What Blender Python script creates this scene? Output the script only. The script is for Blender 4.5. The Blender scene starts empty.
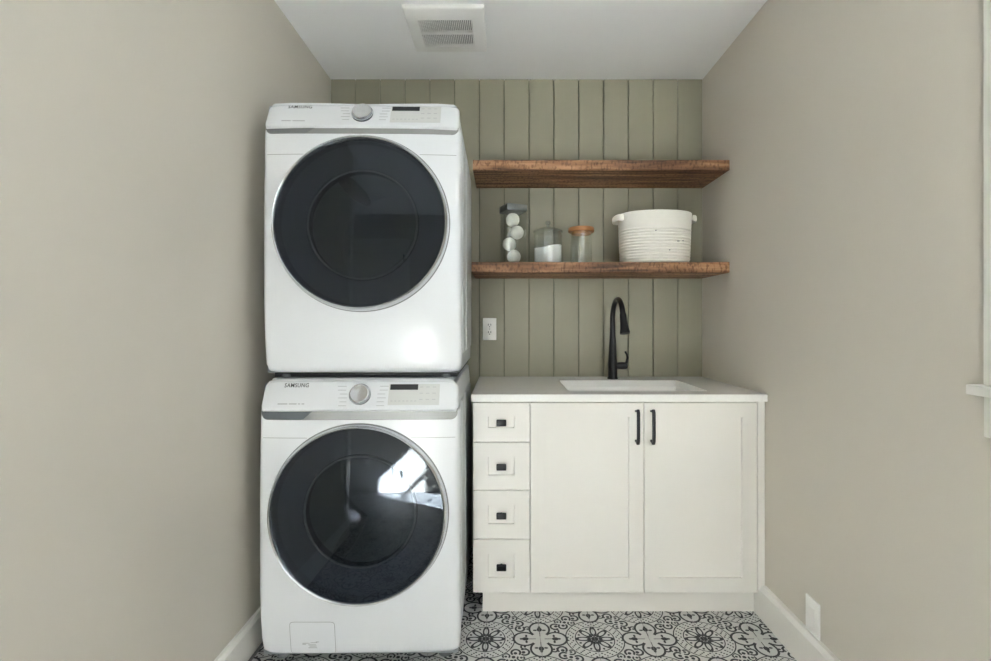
import bpy, bmesh, math, random
from mathutils import Vector, Matrix

# ------------------------------------------------------------------ camera, sky, sun, exposure
sc = bpy.context.scene
C = sc.collection
random.seed(7)
PI = math.pi
F_PX = 500.0
PITCH = 0.0
cam_d = bpy.data.cameras.new('camera')
cam = bpy.data.objects.new('camera', cam_d)
C.objects.link(cam)
sc.camera = cam
cam_d.sensor_width = 36.0
cam_d.lens = F_PX * 36.0 / 991.0
cam.location = (0, 0, 1.18)
cam.rotation_euler = (PI / 2 - PITCH, 0, 0)
cam_d.shift_x = -8.5 / 991.0
cam_d.shift_y = -(8.5 - F_PX * math.tan(PITCH)) / 991.0
cam_d.clip_start = 0.02

world = bpy.data.worlds.new('sky')
sc.world = world
world.use_nodes = True
bg = world.node_tree.nodes['Background']
bg.inputs[0].default_value = (0.80, 0.88, 1.0, 1)
bg.inputs[1].default_value = 1.5

sun_d = bpy.data.lights.new('sun', 'SUN')
sun_d.energy = 215.0
sun_d.angle = math.radians(1.0)
sun_d.color = (0.87, 0.92, 1.0)
sun = bpy.data.objects.new('sun', sun_d)
C.objects.link(sun)
sun.rotation_euler = Vector((-1.95, -1.95, -1.8)).to_track_quat('-Z', 'Y').to_euler()
sun.location = (4, 4, 4)

portal_d = bpy.data.lights.new('window_portal', 'AREA')
portal_d.shape = 'RECTANGLE'
portal_d.size = 0.82
portal_d.size_y = 1.12
portal_d.cycles.is_portal = True
portal = bpy.data.objects.new('window_portal', portal_d)
C.objects.link(portal)
portal.location = (1.17, 0.57, 1.60)
portal.rotation_euler = (PI / 2, 0, PI / 2)
portal2_d = portal_d.copy()  # portal of the added rear window
portal2_d.size = 0.96
portal2_d.size_y = 1.22
portal2 = bpy.data.objects.new('window_portal', portal2_d)
C.objects.link(portal2)
portal2.location = (0.45, -1.31, 1.55)
portal2.rotation_euler = (PI / 2, 0, 0)

sc.view_settings.view_transform = 'Standard'
sc.view_settings.look = 'None'
sc.view_settings.gamma = 1.0
sc.view_settings.use_curve_mapping = False
sc.view_settings.exposure = 0.57
try:
    sc.cycles.use_denoising = True
    sc.cycles.max_bounces = 12
    sc.cycles.diffuse_bounces = 8
    sc.cycles.transparent_max_bounces = 16
    sc.cycles.sample_clamp_indirect = 20.0
except Exception:
    pass


# ------------------------------------------------------------------ materials
def lin(c):
    c = c / 255.0
    return c / 12.92 if c <= 0.04045 else ((c + 0.055) / 1.055) ** 2.4


def rgb(r, g, b):
    return (lin(r), lin(g), lin(b), 1.0)


class NT:
    def __init__(self, name):
        self.m = bpy.data.materials.new(name)
        self.m.use_nodes = True
        self.t = self.m.node_tree
        self.t.nodes.clear()
        self.out = self.t.nodes.new('ShaderNodeOutputMaterial')

    def n(self, kind, **kw):
        nd = self.t.nodes.new(kind)
        for k, v in kw.items():
            setattr(nd, k, v)
        return nd

    def l(self, a, b):
        self.t.links.new(a, b)

    def bsdf(self, **kw):
        b = self.n('ShaderNodeBsdfPrincipled')
        for k, v in kw.items():
            b.inputs[k.replace('_', ' ')].default_value = v
        self.l(b.outputs[0], self.out.inputs[0])
        return b


def noise_mat(name, c1, c2, rough=0.5, scale=8.0, bump=0.0, bscale=120.0, metallic=0.0, spec=0.5, coat=0.0, stretch=(1, 1, 1)):
    t = NT(name)
    b = t.bsdf(Roughness=rough, Metallic=metallic)
    b.inputs['Specular IOR Level'].default_value = spec
    b.inputs['Coat Weight'].default_value = coat
    b.inputs['Coat Roughness'].default_value = 0.06
    co = t.n('ShaderNodeTexCoord')
    mp = t.n('ShaderNodeMapping')
    mp.inputs['Scale'].default_value = stretch
    t.l(co.outputs['Object'], mp.inputs[0])
    nz = t.n('ShaderNodeTexNoise')
    nz.inputs['Scale'].default_value = scale
    nz.inputs['Detail'].default_value = 4
    t.l(mp.outputs[0], nz.inputs['Vector'])
    mx = t.n('ShaderNodeMix', data_type='RGBA')
    mx.inputs[6].default_value = c1
    mx.inputs[7].default_value = c2
    t.l(nz.outputs['Fac'], mx.inputs[0])
    t.l(mx.outputs[2], b.inputs['Base Color'])
    if bump > 0:
        n2 = t.n('ShaderNodeTexNoise')
        n2.inputs['Scale'].default_value = bscale
        n2.inputs['Detail'].default_value = 3
        t.l(mp.outputs[0], n2.inputs['Vector'])
        bp = t.n('ShaderNodeBump')
        bp.inputs['Strength'].default_value = bump
        bp.inputs['Distance'].default_value = 0.002
        t.l(n2.outputs['Fac'], bp.inputs['Height'])
        t.l(bp.outputs[0], b.inputs['Normal'])
    return t.m


# tiny expression layer for maths node patterns
class E:
    T = None

    def __init__(self, s):
        self.s = s

    @staticmethod
    def op(kind, *a):
        nd = E.T.n('ShaderNodeMath', operation=kind)
        for i, x in enumerate(a):
            if isinstance(x, E):
                E.T.l(x.s, nd.inputs[i])
            else:
                nd.inputs[i].default_value = x
        return E(nd.outputs[0])

    def __add__(s, o): return E.op('ADD', s, o)
    def __radd__(s, o): return E.op('ADD', o, s)
    def __sub__(s, o): return E.op('SUBTRACT', s, o)
    def __rsub__(s, o): return E.op('SUBTRACT', o, s)
    def __mul__(s, o): return E.op('MULTIPLY', s, o)
    def __rmul__(s, o): return E.op('MULTIPLY', o, s)
    def __truediv__(s, o): return E.op('DIVIDE', s, o)


def emin(a, b): return E.op('MINIMUM', a, b)
def emax(a, b): return E.op('MAXIMUM', a, b)
def eabs(a): return E.op('ABSOLUTE', a)
def elen(a, b): return E.op('SQRT', a * a + b * b)
def lt(a, b): return E.op('LESS_THAN', a, b)
def gt(a, b): return E.op('GREATER_THAN', a, b)
def sel(c, a, b): return b + c * (a - b)


def thin_glass(name, tint, ior=1.45, rough=0.0, refl=(1, 1, 1, 1)):
    t = NT(name)
    tr = t.n('ShaderNodeBsdfTransparent')
    tr.inputs[0].default_value = tint
    gl = t.n('ShaderNodeBsdfGlossy')
    gl.inputs['Color'].default_value = refl
    gl.inputs['Roughness'].default_value = rough
    E.T = t
    lw = t.n('ShaderNodeLayerWeight')
    lw.inputs['Blend'].default_value = 0.5
    f0 = ((ior - 1) / (ior + 1)) ** 2
    fr = E.op('POWER', E(lw.outputs['Facing']), 5.0) * (1 - f0) + f0     # Schlick's fresnel, the same from both sides
    mx = t.n('ShaderNodeMixShader')
    t.l(fr.s, mx.inputs[0])
    t.l(tr.outputs[0], mx.inputs[1])
    t.l(gl.outputs[0], mx.inputs[2])
    t.l(mx.outputs[0], t.out.inputs[0])
    return t.m


TILE = 0.2032


def tile_material():
    t = NT('cement_tile')
    E.T = t
    b = t.bsdf(Roughness=0.55)
    co = t.n('ShaderNodeTexCoord')
    sp = t.n('ShaderNodeSeparateXYZ')
    t.l(co.outputs['Object'], sp.inputs[0])
    u = E(sp.outputs[0]) * (1 / TILE) + 0.5
    v = E(sp.outputs[1]) * (1 / TILE) + 0.5
    # medallion quarter round the near corner of the (0,0)-(1,1) diagonal
    c = lt(u + v, 1.0)
    mx = sel(c, u, 1.0 - u)
    my = sel(c, v, 1.0 - v)
    r = elen(mx, my)
    th = E.op('ARCTAN2', my, mx)
    dark = lt(r, 0.065)
    # eight looped petals
    k = 8 / (2 * PI)
    ph = E.op('FRACT', th * k + 0.5) - 0.5              # angle across a petal
    wv = ph * (1 / k) * r                              # arc distance
    pet = elen((r - 0.215) * 0.42, wv)
    loop = lt(eabs(pet - 0.048), 0.0145)
    dark = emax(dark, loop)
    ph2 = E.op('FRACT', th * k) - 0.5
    pet2 = elen((r - 0.30) * 0.9, ph2 * (1 / k) * r)
    dark = emax(dark, lt(pet2, 0.022))
    dark = emax(dark, lt(eabs(r - 0.355), 0.009))
    dark = emax(dark, lt(eabs(r - 0.53), 0.010))
    # ring of flecks between the two circles
    for rad, nn, off, s in ((0.405, 24, 0.0, 0.021), (0.445, 28, 0.5, 0.018), (0.487, 32, 0.0, 0.019)):
        kk = nn / (2 * PI)
        f = E.op('FRACT', th * kk + off) - 0.5
        dark = emax(dark, lt(elen((r - rad) * 1.2, f * (1 / kk) * r), s * 0.9))
    # quatrefoil quarter round the other diagonal
    c2 = gt(u, v)
    qx = sel(c2, 1.0 - u, u)
    qy = sel(c2, v, 1.0 - v)
    a = emax(qx, qy)
    w = emin(qx, qy)
    pd = elen((a - 0.285) * 0.92, w)
    inside = lt(pd, 0.205)
    lobes = lt(eabs(pd - 0.188), 0.021)
    core = lt(elen(qx, qy), 0.17)
    lobes = lobes * (1.0 - core)
    bud = lt(elen((a - 0.275) * 0.8, w), 0.048)
    bud2 = lt(elen((a - 0.345) * 0.7, w), 0.024)
    wing = lt(elen(a - 0.255, (w - 0.085) * 0.6), 0.022)
    q = emax(emax(lobes, bud), emax(bud2, wing))
    rib = lt(w, 0.008) * gt(a, 0.08) * lt(a, 0.26)
    q = emax(q, rib)
    dark = sel(inside, q, dark)
    # scrolls along the quatrefoil diagonal
    s1 = (u - v)                       # along, -1..1
    s2 = (u + v) - 1.0                 # across
    along = eabs(s1) * 0.7071
    acr = eabs(s2) * 0.7071
    out = gt(r, 0.545) * (1.0 - inside)
    sw = s2 * 0.7071 * E.op('SIGN', s1)
    cdot = lt(elen(along, acr), 0.034)

    def curl(ca, cw, rad, wid, ax, wx):
        # open ring with a ball at its end; the quadrant towards (ax, wx) is left open
        rg = lt(eabs(elen(along - ca, sw - cw) - rad), wid)
        gap = gt((along - ca) * ax, 0.0) * gt((sw - cw) * wx, 0.0)
        ball = lt(elen(along - (ca + ax * rad * 0.25), sw - (cw + wx * rad * 0.1)), rad * 0.42)
        return emax(rg * (1.0 - gap), ball)
    s_ = emax(cdot, curl(0.115, 0.055, 0.078, 0.019, -1, -1))
    s_ = emax(s_, curl(0.235, -0.045, 0.080, 0.019, -1, 1))
    s_ = emax(s_, curl(0.07, -0.11, 0.060, 0.016, 1, 1))
    s_ = emax(s_, curl(0.33, 0.055, 0.055, 0.017, 1, -1))
    s_ = s_ * out
    dark = emax(dark, s_)
    nz = t.n('ShaderNodeTexNoise')
    nz.inputs['Scale'].default_value = 18
    nz.inputs['Detail'].default_value = 4
    t.l(co.outputs['Object'], nz.inputs['Vector'])
    m1 = t.n('ShaderNodeMix', data_type='RGBA')
    m1.inputs[6].default_value = rgb(196, 196, 193)
    m1.inputs[7].default_value = rgb(210, 210, 207)
    t.l(nz.outputs['Fac'], m1.inputs[0])
    m2 = t.n('ShaderNodeMix', data_type='RGBA')
    t.l(dark.s, m2.inputs[0])
    t.l(m1.outputs[2], m2.inputs[6])
    m2.inputs[7].default_value = rgb(40, 41, 44)
    t.l(m2.outputs[2], b.inputs['Base Color'])
    return t.m


def wood_material(name, dark, mid, light, sx=3.0):
    t = NT(name)
    b = t.bsdf(Roughness=0.62)
    co = t.n('ShaderNodeTexCoord')
    mp = t.n('ShaderNodeMapping')
    mp.inputs['Scale'].default_value = (sx, 42, 42)
    t.l(co.outputs['Object'], mp.inputs[0])
    nz = t.n('ShaderNodeTexNoise')
    nz.inputs['Scale'].default_value = 1.0
    nz.inputs['Detail'].default_value = 5
    nz.inputs['Distortion'].default_value = 0.6
    t.l(mp.outputs[0], nz.inputs['Vector'])
    # saw marks and specks
    mp2 = t.n('ShaderNodeMapping')
    mp2.inputs['Scale'].default_value = (95, 50, 50)
    t.l(co.outputs['Object'], mp2.inputs[0])
    n2 = t.n('ShaderNodeTexNoise')
    n2.inputs['Scale'].default_value = 1.0
    n2.inputs['Detail'].default_value = 4
    t.l(mp2.outputs[0], n2.inputs['Vector'])
    rp = t.n('ShaderNodeValToRGB')
    e = rp.color_ramp.elements
    e[0].position = 0.30
    e[0].color = dark
    e[1].position = 0.72
    e[1].color = light
    x = rp.color_ramp.elements.new(0.50)
    x.color = mid
    t.l(nz.outputs['Fac'], rp.inputs[0])
    r2 = t.n('ShaderNodeValToRGB')
    e = r2.color_ramp.elements
    e[0].position = 0.36
    e[0].color = (0.33, 0.27, 0.22, 1)
    e[1].position = 0.50
    e[1].color = (1, 1, 1, 1)
    t.l(n2.outputs['Fac'], r2.inputs[0])
    mx = t.n('ShaderNodeMix', data_type='RGBA', blend_type='MULTIPLY')
    mx.inputs[0].default_value = 0.75
    t.l(rp.outputs[0], mx.inputs[6])
    t.l(r2.outputs[0], mx.inputs[7])
    mp3 = t.n('ShaderNodeMapping')  # lengthwise streaks, also shade put into the underside's colour; front edge kept light
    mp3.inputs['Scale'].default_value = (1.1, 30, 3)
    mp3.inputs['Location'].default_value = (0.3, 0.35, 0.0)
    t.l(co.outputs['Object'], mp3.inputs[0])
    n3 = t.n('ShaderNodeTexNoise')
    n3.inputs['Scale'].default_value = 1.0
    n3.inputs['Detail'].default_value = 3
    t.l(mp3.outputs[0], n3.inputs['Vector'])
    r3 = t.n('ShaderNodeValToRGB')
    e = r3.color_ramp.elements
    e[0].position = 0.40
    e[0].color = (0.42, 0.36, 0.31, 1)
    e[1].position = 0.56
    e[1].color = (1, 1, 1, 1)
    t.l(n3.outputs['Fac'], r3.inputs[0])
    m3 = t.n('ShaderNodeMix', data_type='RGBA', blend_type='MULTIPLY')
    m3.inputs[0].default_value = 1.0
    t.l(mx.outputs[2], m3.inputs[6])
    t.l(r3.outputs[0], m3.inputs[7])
    t.l(m3.outputs[2], b.inputs['Base Color'])
    bp = t.n('ShaderNodeBump')
    bp.inputs['Strength'].default_value = 0.5
    bp.inputs['Distance'].default_value = 0.003
    ad = t.n('ShaderNodeMath', operation='ADD')
    t.l(nz.outputs['Fac'], ad.inputs[0])
    t.l(n2.outputs['Fac'], ad.inputs[1])
    t.l(ad.outputs[0], bp.inputs['Height'])
    t.l(bp.outputs[0], b.inputs['Normal'])
    return t.m


M = {}
M['wall'] = noise_mat('greige_wall_paint', rgb(204, 198, 186), rgb(207, 201, 189), 0.62, 3, 0.12, 260, spec=0.35)
M['ceiling'] = noise_mat('white_ceiling_paint', rgb(238, 239, 239), rgb(240, 241, 241), 0.8, 3, 0.1, 260, spec=0.2)
M['green'] = noise_mat('sage_green_paint', rgb(152, 149, 130), rgb(155, 152, 133), 0.5, 3, 0.1, 200, spec=0.4, stretch=(1, 1, 0.15))
M['green_gap_shade'] = noise_mat('sage_green_joint_shade', rgb(110, 110, 90), rgb(114, 114, 94), 0.7, 3)  # same paint as the boards, darkened for the shade in the grooves
M['trim'] = noise_mat('white_trim_paint', rgb(233, 231, 225), rgb(236, 234, 228), 0.4, 4, spec=0.4)
M['cabinet'] = noise_mat('warm_white_cabinet_paint', rgb(230, 227, 220), rgb(232, 229, 223), 0.42, 4, spec=0.4)
M['quartz'] = noise_mat('white_quartz', rgb(238, 237, 232), rgb(243, 242, 238), 0.16, 60, spec=0.5)
M['sink'] = noise_mat('white_sink_glaze', rgb(243, 242, 238), rgb(245, 244, 240), 0.15, 5, spec=0.5)
M['appliance'] = noise_mat('white_enamel', rgb(217, 219, 221), rgb(220, 222, 224), 0.30, 3, spec=0.45, coat=0.12)
M['side'] = noise_mat('white_steel_side', rgb(200, 203, 206), rgb(204, 207, 210), 0.32, 3, spec=0.5, coat=0.2)
M['silver'] = noise_mat('silver_plastic', rgb(142, 143, 141), rgb(147, 148, 146), 0.38, 6, metallic=0.35)
M['chrome'] = noise_mat('brushed_chrome', rgb(206, 208, 211), rgb(214, 216, 219), 0.2, 20, metallic=0.95)
M['steel'] = noise_mat('drum_steel', rgb(182, 184, 187), rgb(195, 197, 200), 0.3, 20, metallic=0.6)
M['charcoal_and_shade'] = noise_mat('charcoal_plastic_and_recess_shade', rgb(92, 97, 100), rgb(98, 103, 106), 0.45, 6)
M['grey_shade'] = noise_mat('grey_recess_shade', rgb(118, 120, 119), rgb(122, 124, 123), 0.45, 6)  # shade of the recess and door gap put into the colour
M['black'] = noise_mat('black_plastic', rgb(24, 25, 27), rgb(28, 29, 31), 0.5, 6)
M['mask'] = noise_mat('dark_grey_mask_print', rgb(98, 101, 110), rgb(102, 105, 114), 0.5, 6)
M['black_metal'] = noise_mat('matte_black_metal', rgb(13, 13, 14), rgb(18, 18, 19), 0.36, 10, metallic=0.0, spec=0.4)
M['gasket'] = noise_mat('grey_rubber_gasket', rgb(120, 122, 124), rgb(130, 132, 134), 0.6, 6)
M['display'] = noise_mat('display_film', rgb(198, 199, 196), rgb(203, 204, 201), 0.35, 6)
M['ink'] = noise_mat('dark_grey_ink', rgb(42, 43, 45), rgb(48, 49, 51), 0.6, 6)
M['pale_ink'] = noise_mat('pale_grey_ink', rgb(172, 173, 174), rgb(178, 179, 180), 0.6, 6)
M['door_glass'] = thin_glass('smoked_door_glass', (0.24, 0.25, 0.28, 1), 1.50, 0.0, (0.84, 0.92, 1.0, 1))
M['bowl'] = thin_glass('inner_bowl_glass', (0.72, 0.74, 0.76, 1), 1.6, 0.05)
M['glass'] = thin_glass('clear_glass', (0.955, 0.968, 0.962, 1), 1.55)
M['pane'] = thin_glass('window_pane', (0.97, 0.98, 0.98, 1), 1.45)
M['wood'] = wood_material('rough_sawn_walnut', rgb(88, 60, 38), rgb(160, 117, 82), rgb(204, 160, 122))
M['lidwood'] = noise_mat('acacia_lid', rgb(150, 98, 54), rgb(190, 134, 84), 0.5, 6, 0.1, 60, stretch=(4, 4, 40))
M['tile'] = tile_material()
M['grout'] = noise_mat('grey_grout', rgb(120, 120, 118), rgb(130, 130, 128), 0.85, 30)
M['powder'] = noise_mat('white_powder', rgb(246, 246, 243), rgb(250, 250, 248), 0.9, 90, 0.5, 400)
M['wool'] = noise_mat('felted_wool', rgb(228, 227, 217), rgb(240, 239, 231), 0.95, 40, 0.8, 160)
M['rope'] = noise_mat('cotton_rope', rgb(230, 228, 219), rgb(237, 235, 226), 0.9, 40, 0.15, 300)
M['lid_metal'] = noise_mat('brushed_steel_lid', rgb(120, 123, 122), rgb(150, 153, 151), 0.3, 30, metallic=0.8)
M['plate'] = noise_mat('white_plastic_plate', rgb(242, 241, 237), rgb(244, 243, 239), 0.35, 6)
M['vent'] = noise_mat('offwhite_vent_plastic', rgb(230, 230, 227), rgb(233, 233, 230), 0.45, 6)
M['vent_dark'] = noise_mat('vent_cavity', rgb(62, 61, 57), rgb(68, 67, 63), 0.8, 6)


def emission(name, col, s):
    t = NT(name)
    e = t.n('ShaderNodeEmission')
    e.inputs[0].default_value = col
    e.inputs[1].default_value = s
    t.l(e.outputs[0], t.out.inputs[0])
    return t.m


# ------------------------------------------------------------------ mesh helpers
def obj(name, bm, mat, parent=None, smooth=35, loc=None, rot=None, recalc=True):
    if recalc:
        bmesh.ops.recalc_face_normals(bm, faces=bm.faces)
    me = bpy.data.meshes.new(name)
    bm.to_mesh(me)
    bm.free()
    if smooth:
        me.polygons.foreach_set('use_smooth', [True] * len(me.polygons))
        me.set_sharp_from_angle(angle=math.radians(smooth))
    me.materials.append(M[mat] if isinstance(mat, str) else mat)
    o = bpy.data.objects.new(name, me)
    C.objects.link(o)
    if parent is not None:
        o.parent = parent
    if loc is not None:
        o.location = loc
    if rot is not None:
        o.rotation_euler = rot
    return o


def share(src, name, parent, loc, rot=None):
    o = bpy.data.objects.new(name, src.data)
    C.objects.link(o)
    o.parent = parent
    o.location = loc
    if rot is not None:
        o.rotation_euler = rot
    return o


def tag(o, label, cat, group=None):
    o['label'] = label
    o['category'] = cat
    if group:
        o['group'] = group
    return o


def struct(o, label=None, cat=None):
    o['kind'] = 'structure'
    if label:
        o['label'] = label
    if cat:
        o['category'] = cat
    return o


def thing(name, label, cat, loc=(0, 0, 0), rz=0.0, group=None):
    o = bpy.data.objects.new(name, None)
    C.objects.link(o)
    o.location = loc
    o.rotation_euler = (0, 0, rz)
    o.empty_display_size = 0.05
    return tag(o, label, cat, group)


def box(bm, x0, x1, y0, y1, z0, z1, bevel=0.0, seg=2, skip=()):
    v = [bm.verts.new(p) for p in ((x0, y0, z0), (x1, y0, z0), (x1, y1, z0), (x0, y1, z0),
                                   (x0, y0, z1), (x1, y0, z1), (x1, y1, z1), (x0, y1, z1))]
    fs = {'bottom': (3, 2, 1, 0), 'top': (4, 5, 6, 7), 'front': (0, 1, 5, 4), 'right': (1, 2, 6, 5),
          'back': (2, 3, 7, 6), 'left': (3, 0, 4, 7)}
    faces = [bm.faces.new([v[i] for i in ix]) for k, ix in fs.items() if k not in skip]
    if bevel > 0:
        es = set(e for f in faces for e in f.edges if len(e.link_faces) == 2)
        bmesh.ops.bevel(bm, geom=list(es), offset=bevel, segments=seg, profile=0.5, affect='EDGES', clamp_overlap=True)


def bx(*a, **k):
    bm = bmesh.new()
    box(bm, *a, **k)
    return bm


def skin_rings(bm, rings, closed=True, cap0=False, cap1=False):
    vr = [[bm.verts.new(p) for p in r] for r in rings]
    n = len(vr[0])
    for a, b in zip(vr, vr[1:]):
        for i in range(n if closed else n - 1):
            j = (i + 1) % n
            bm.faces.new((a[i], a[j], b[j], b[i]))
    if cap0:
        bm.faces.new(list(reversed(vr[0])))
    if cap1:
        bm.faces.new(vr[-1])
    return vr


def lathe(bm, prof, n=32, cx=0, cy=0, sx=1.0, sy=1.0, axis='z', cap0=False, cap1=False, p=2.0):
    rings = []
    for r, h in prof:
        ring = []
        for i in range(n):
            a = 2 * PI * i / n
            ca, sa = math.cos(a), math.sin(a)
            if p != 2.0:
                ca = math.copysign(abs(ca) ** (2 / p), ca)
                sa = math.copysign(abs(sa) ** (2 / p), sa)
            if axis == 'z':
                ring.append((cx + r * sx * ca, cy + r * sy * sa, h))
            else:                       # axis y, (cx, cy) are x and z
                ring.append((cx + r * ca, h, cy + r * sa))
        rings.append(ring)
    skin_rings(bm, rings, True, cap0, cap1)


def tube(bm, pts, radii, n=14, caps=True):
    pts = [Vector(p) for p in pts]
    if not hasattr(radii, '__len__'):
        radii = [radii] * len(pts)
    rings = []
    up = None
    for i, p in enumerate(pts):
        d = (pts[min(i + 1, len(pts) - 1)] - pts[max(i - 1, 0)]).normalized()
        if up is None:
            ref = Vector((1, 0, 0)) if abs(d.x) < 0.9 else Vector((0, 1, 0))
            s = d.cross(ref).normalized()
        else:
            s = (up - d * up.dot(d)).normalized()
        up = s
        t = d.cross(s)
        rings.append([tuple(p + radii[i] * (math.cos(2 * PI * k / n) * s + math.sin(2 * PI * k / n) * t)) for k in range(n)])
    skin_rings(bm, rings, True, caps, caps)


def rrect_sdf(cx, cz, hx, hz, rads):
    # rads: radius top-right, bottom-right, bottom-left, top-left
    def f(x, z):
        px, pz = x - cx, z - cz
        r = (rads[0] if pz > 0 else rads[1]) if px > 0 else (rads[3] if pz > 0 else rads[2])
        qx, qz = abs(px) - hx + r, abs(pz) - hz + r
        return min(max(qx, qz), 0.0) + math.hypot(max(qx, 0), max(qz, 0)) - r
    return f


def cast(sdf, cx, cz, a, far=3.0):
    lo, hi = 0.0, far
    for _ in range(44):
        m = 0.5 * (lo + hi)
        if sdf(cx + m * math.cos(a), cz + m * math.sin(a)) < 0:
            lo = m
        else:
            hi = m
    return lo


def panel(sdf, c, angs, inner_r=None, inner_sdf=None, yfun=lambda x, z: 0.0, er=0.01, depth=0.03, nr=10, inner_depth=None):
    """front panel in the xz plane looking along -y, rounded at its outer edge"""
    bm = bmesh.new()
    cx, cz = c
    outer = [cast(sdf, cx, cz, a) for a in angs]
    if inner_sdf:
        inn = [cast(inner_sdf, cx, cz, a) for a in angs]
    else:
        inn = [inner_r or 0.0005] * len(angs)
    rings = []

    def ring(rr, off):
        out = []
        for a, q in zip(angs, rr):
            x, z = cx + q * math.cos(a), cz + q * math.sin(a)
            out.append((x, yfun(x, z) + off, z))
        return out
    if inner_depth is not None:
        rings.append(ring(inn, inner_depth))
    for i in range(nr):
        f = i / nr
        rings.append(ring([q0 + (max(q1 - er, q0) - q0) * f for q0, q1 in zip(inn, outer)], 0.0))
    for i in range(6):
        a = (PI / 2) * i / 5
        rings.append(ring([q - er + er * math.sin(a) for q in outer], er - er * math.cos(a)))
    rings.append(ring(outer, depth))
    vr = skin_rings(bm, rings, True, cap0=(inner_r is None and inner_sdf is None))
    return bm


def angles(n, extra=()):
    a = sorted([2 * PI * i / n for i in range(n)] + [x % (2 * PI) for x in extra])
    out = [a[0]]
    for x in a[1:]:
        if x - out[-1] > 1e-4:
            out.append(x)
    return out


def corner_angles(cx, cz, x0, x1, z0, z1):
    return [math.atan2(z - cz, x - cx) for x in (x0, x1) for z in (z0, z1)]


def text_mesh(s, width, height, mat, name, parent, loc, rot=(0, 0, 0), bold=0.0, vertical=True):
    cu = bpy.data.curves.new(name, 'FONT')
    cu.body = s
    cu.size = 1.0
    cu.offset = bold
    cu.resolution_u = 3
    cu.space_character = 1.08
    tmp = bpy.data.objects.new(name, cu)
    C.objects.link(tmp)
    bpy.context.view_layer.update()
    dg = bpy.context.evaluated_depsgraph_get()
    me = bpy.data.meshes.new_from_object(tmp.evaluated_get(dg))
    bpy.data.objects.remove(tmp)
    xs = [v.co.x for v in me.vertices]
    ys = [v.co.y for v in me.vertices]
    kx = width / (max(xs) - min(xs))
    ky = height / (max(ys) - min(ys))
    cx, cy = (max(xs) + min(xs)) / 2, (max(ys) + min(ys)) / 2
    for v in me.vertices:
        x, y = (v.co.x - cx) * kx, (v.co.y - cy) * ky
        v.co = (x, 0, y)
    me.materials.clear()
    me.materials.append(M[mat])
    o = bpy.data.objects.new(name, me)
    C.objects.link(o)
    o.parent = parent
    o.location = loc
    o.rotation_euler = rot
    return o


# ------------------------------------------------------------------ room shell
XL, XR, YB, ZC = -0.912, 1.045, 2.63, 2.457
YR, XH = -1.2, -1.52           # wall behind the camera, far wall of the widened entry
JOG = 0.34                      # where the left wall ends behind the camera's left shoulder

floor = struct(obj('floor', bx(XH - .1, XR + .1, YR - .1, YB + .1, -0.06, -0.0025), 'grout'),
               'grey grout bed under patterned cement tiles', 'floor')
tile_src = None
bm = bmesh.new()
g = 0.0009
box(bm, -TILE / 2 + g, TILE / 2 - g, -TILE / 2 + g, TILE / 2 - g, -0.010, 0.0, 0.0008, 1)
tile_me = None
X0, Y0 = -0.0680, 1.862         # a medallion grid corner
ni = 0
for i in range(-8, 7):
    for j in range(-16, 5):
        cx, cy = X0 + (i + 0.5) * TILE, Y0 + (j + 0.5) * TILE
        if cx - TILE / 2 < XL - 0.06 and cy > JOG + TILE:
            continue
        if cx + TILE / 2 > XR + 0.14 or cx - TILE / 2 < XH - 0.1 or cy + TILE / 2 > YB + 0.16 or cy - TILE / 2 < YR - 0.1:
            continue
        rz = 0.0 if (i + j) % 2 == 0 else PI / 2
        if tile_src is None:
            tile_src = obj('tile', bm, 'tile', floor, loc=(cx, cy, 0), rot=(0, 0, rz))
        else:
            share(tile_src, 'tile', floor, (cx, cy, 0), (0, 0, rz))

struct(obj('ceiling', bx(XH - .1, XR + .12, YR - .1, YB + .1, ZC, ZC + .1), 'ceiling'),
       'smooth flat white ceiling', 'ceiling')

wall_back = struct(obj('wall_back', bx(XL - .1, XR + .1, YB + .012, YB + .1, 0, ZC), 'green_gap_shade'),
                   'sage green wall of vertical boards behind the shelves', 'wall')
bw = (XR - XL) / 15
board = None
for k in range(15):
    cx = XL + (k + 0.5) * bw
    if board is None:
        board = obj('board', bx(-bw / 2 + .0022, bw / 2 - .0022, 0, 0.016, 0, ZC, 0.0012, 1), 'green', wall_back, loc=(cx, YB, 0))
    else:
        share(board, 'board', wall_back, (cx, YB, 0))

bm = bmesh.new()
box(bm, XL - .1, XL, JOG, YB + .1, 0, ZC)
box(bm, XH - .1, XL - .1, JOG, JOG + .1, 0, ZC)
struct(obj('wall_left', bm, 'wall', smooth=0), 'plain greige wall beside the stacked appliances', 'wall')
struct(obj('wall_entry', bx(XH - .1, XH, YR - .1, JOG, 0, ZC), 'wall', smooth=0), 'greige wall of the entry behind the camera', 'wall')
RX0, RX1, RZ0, RZ1 = -.02, .92, .95, 2.15
bm = bmesh.new()
box(bm, XH, RX0, YR - .1, YR, 0, ZC)
box(bm, RX1, XR, YR - .1, YR, 0, ZC)
box(bm, RX0, RX1, YR - .1, YR, 0, RZ0)
box(bm, RX0, RX1, YR - .1, YR, RZ1, ZC)
struct(obj('wall_rear', bm, 'wall', smooth=0), 'greige wall behind the camera with a white door and an added window', 'wall')
WY0, WY1, WZ0, WZ1 = 0.16, 0.982, 1.045, 2.16
bm = bmesh.new()
box(bm, XR, XR + .14, WY1, YB + .1, 0, ZC)
box(bm, XR, XR + .14, YR - .1, WY0, 0, ZC)
box(bm, XR, XR + .14, WY0, WY1, 0, WZ0)
box(bm, XR, XR + .14, WY0, WY1, WZ1, ZC)
struct(obj('wall_right', bm, 'wall', smooth=0), 'plain greige wall with the window', 'wall')


ZB_CAB = .0960


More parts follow.
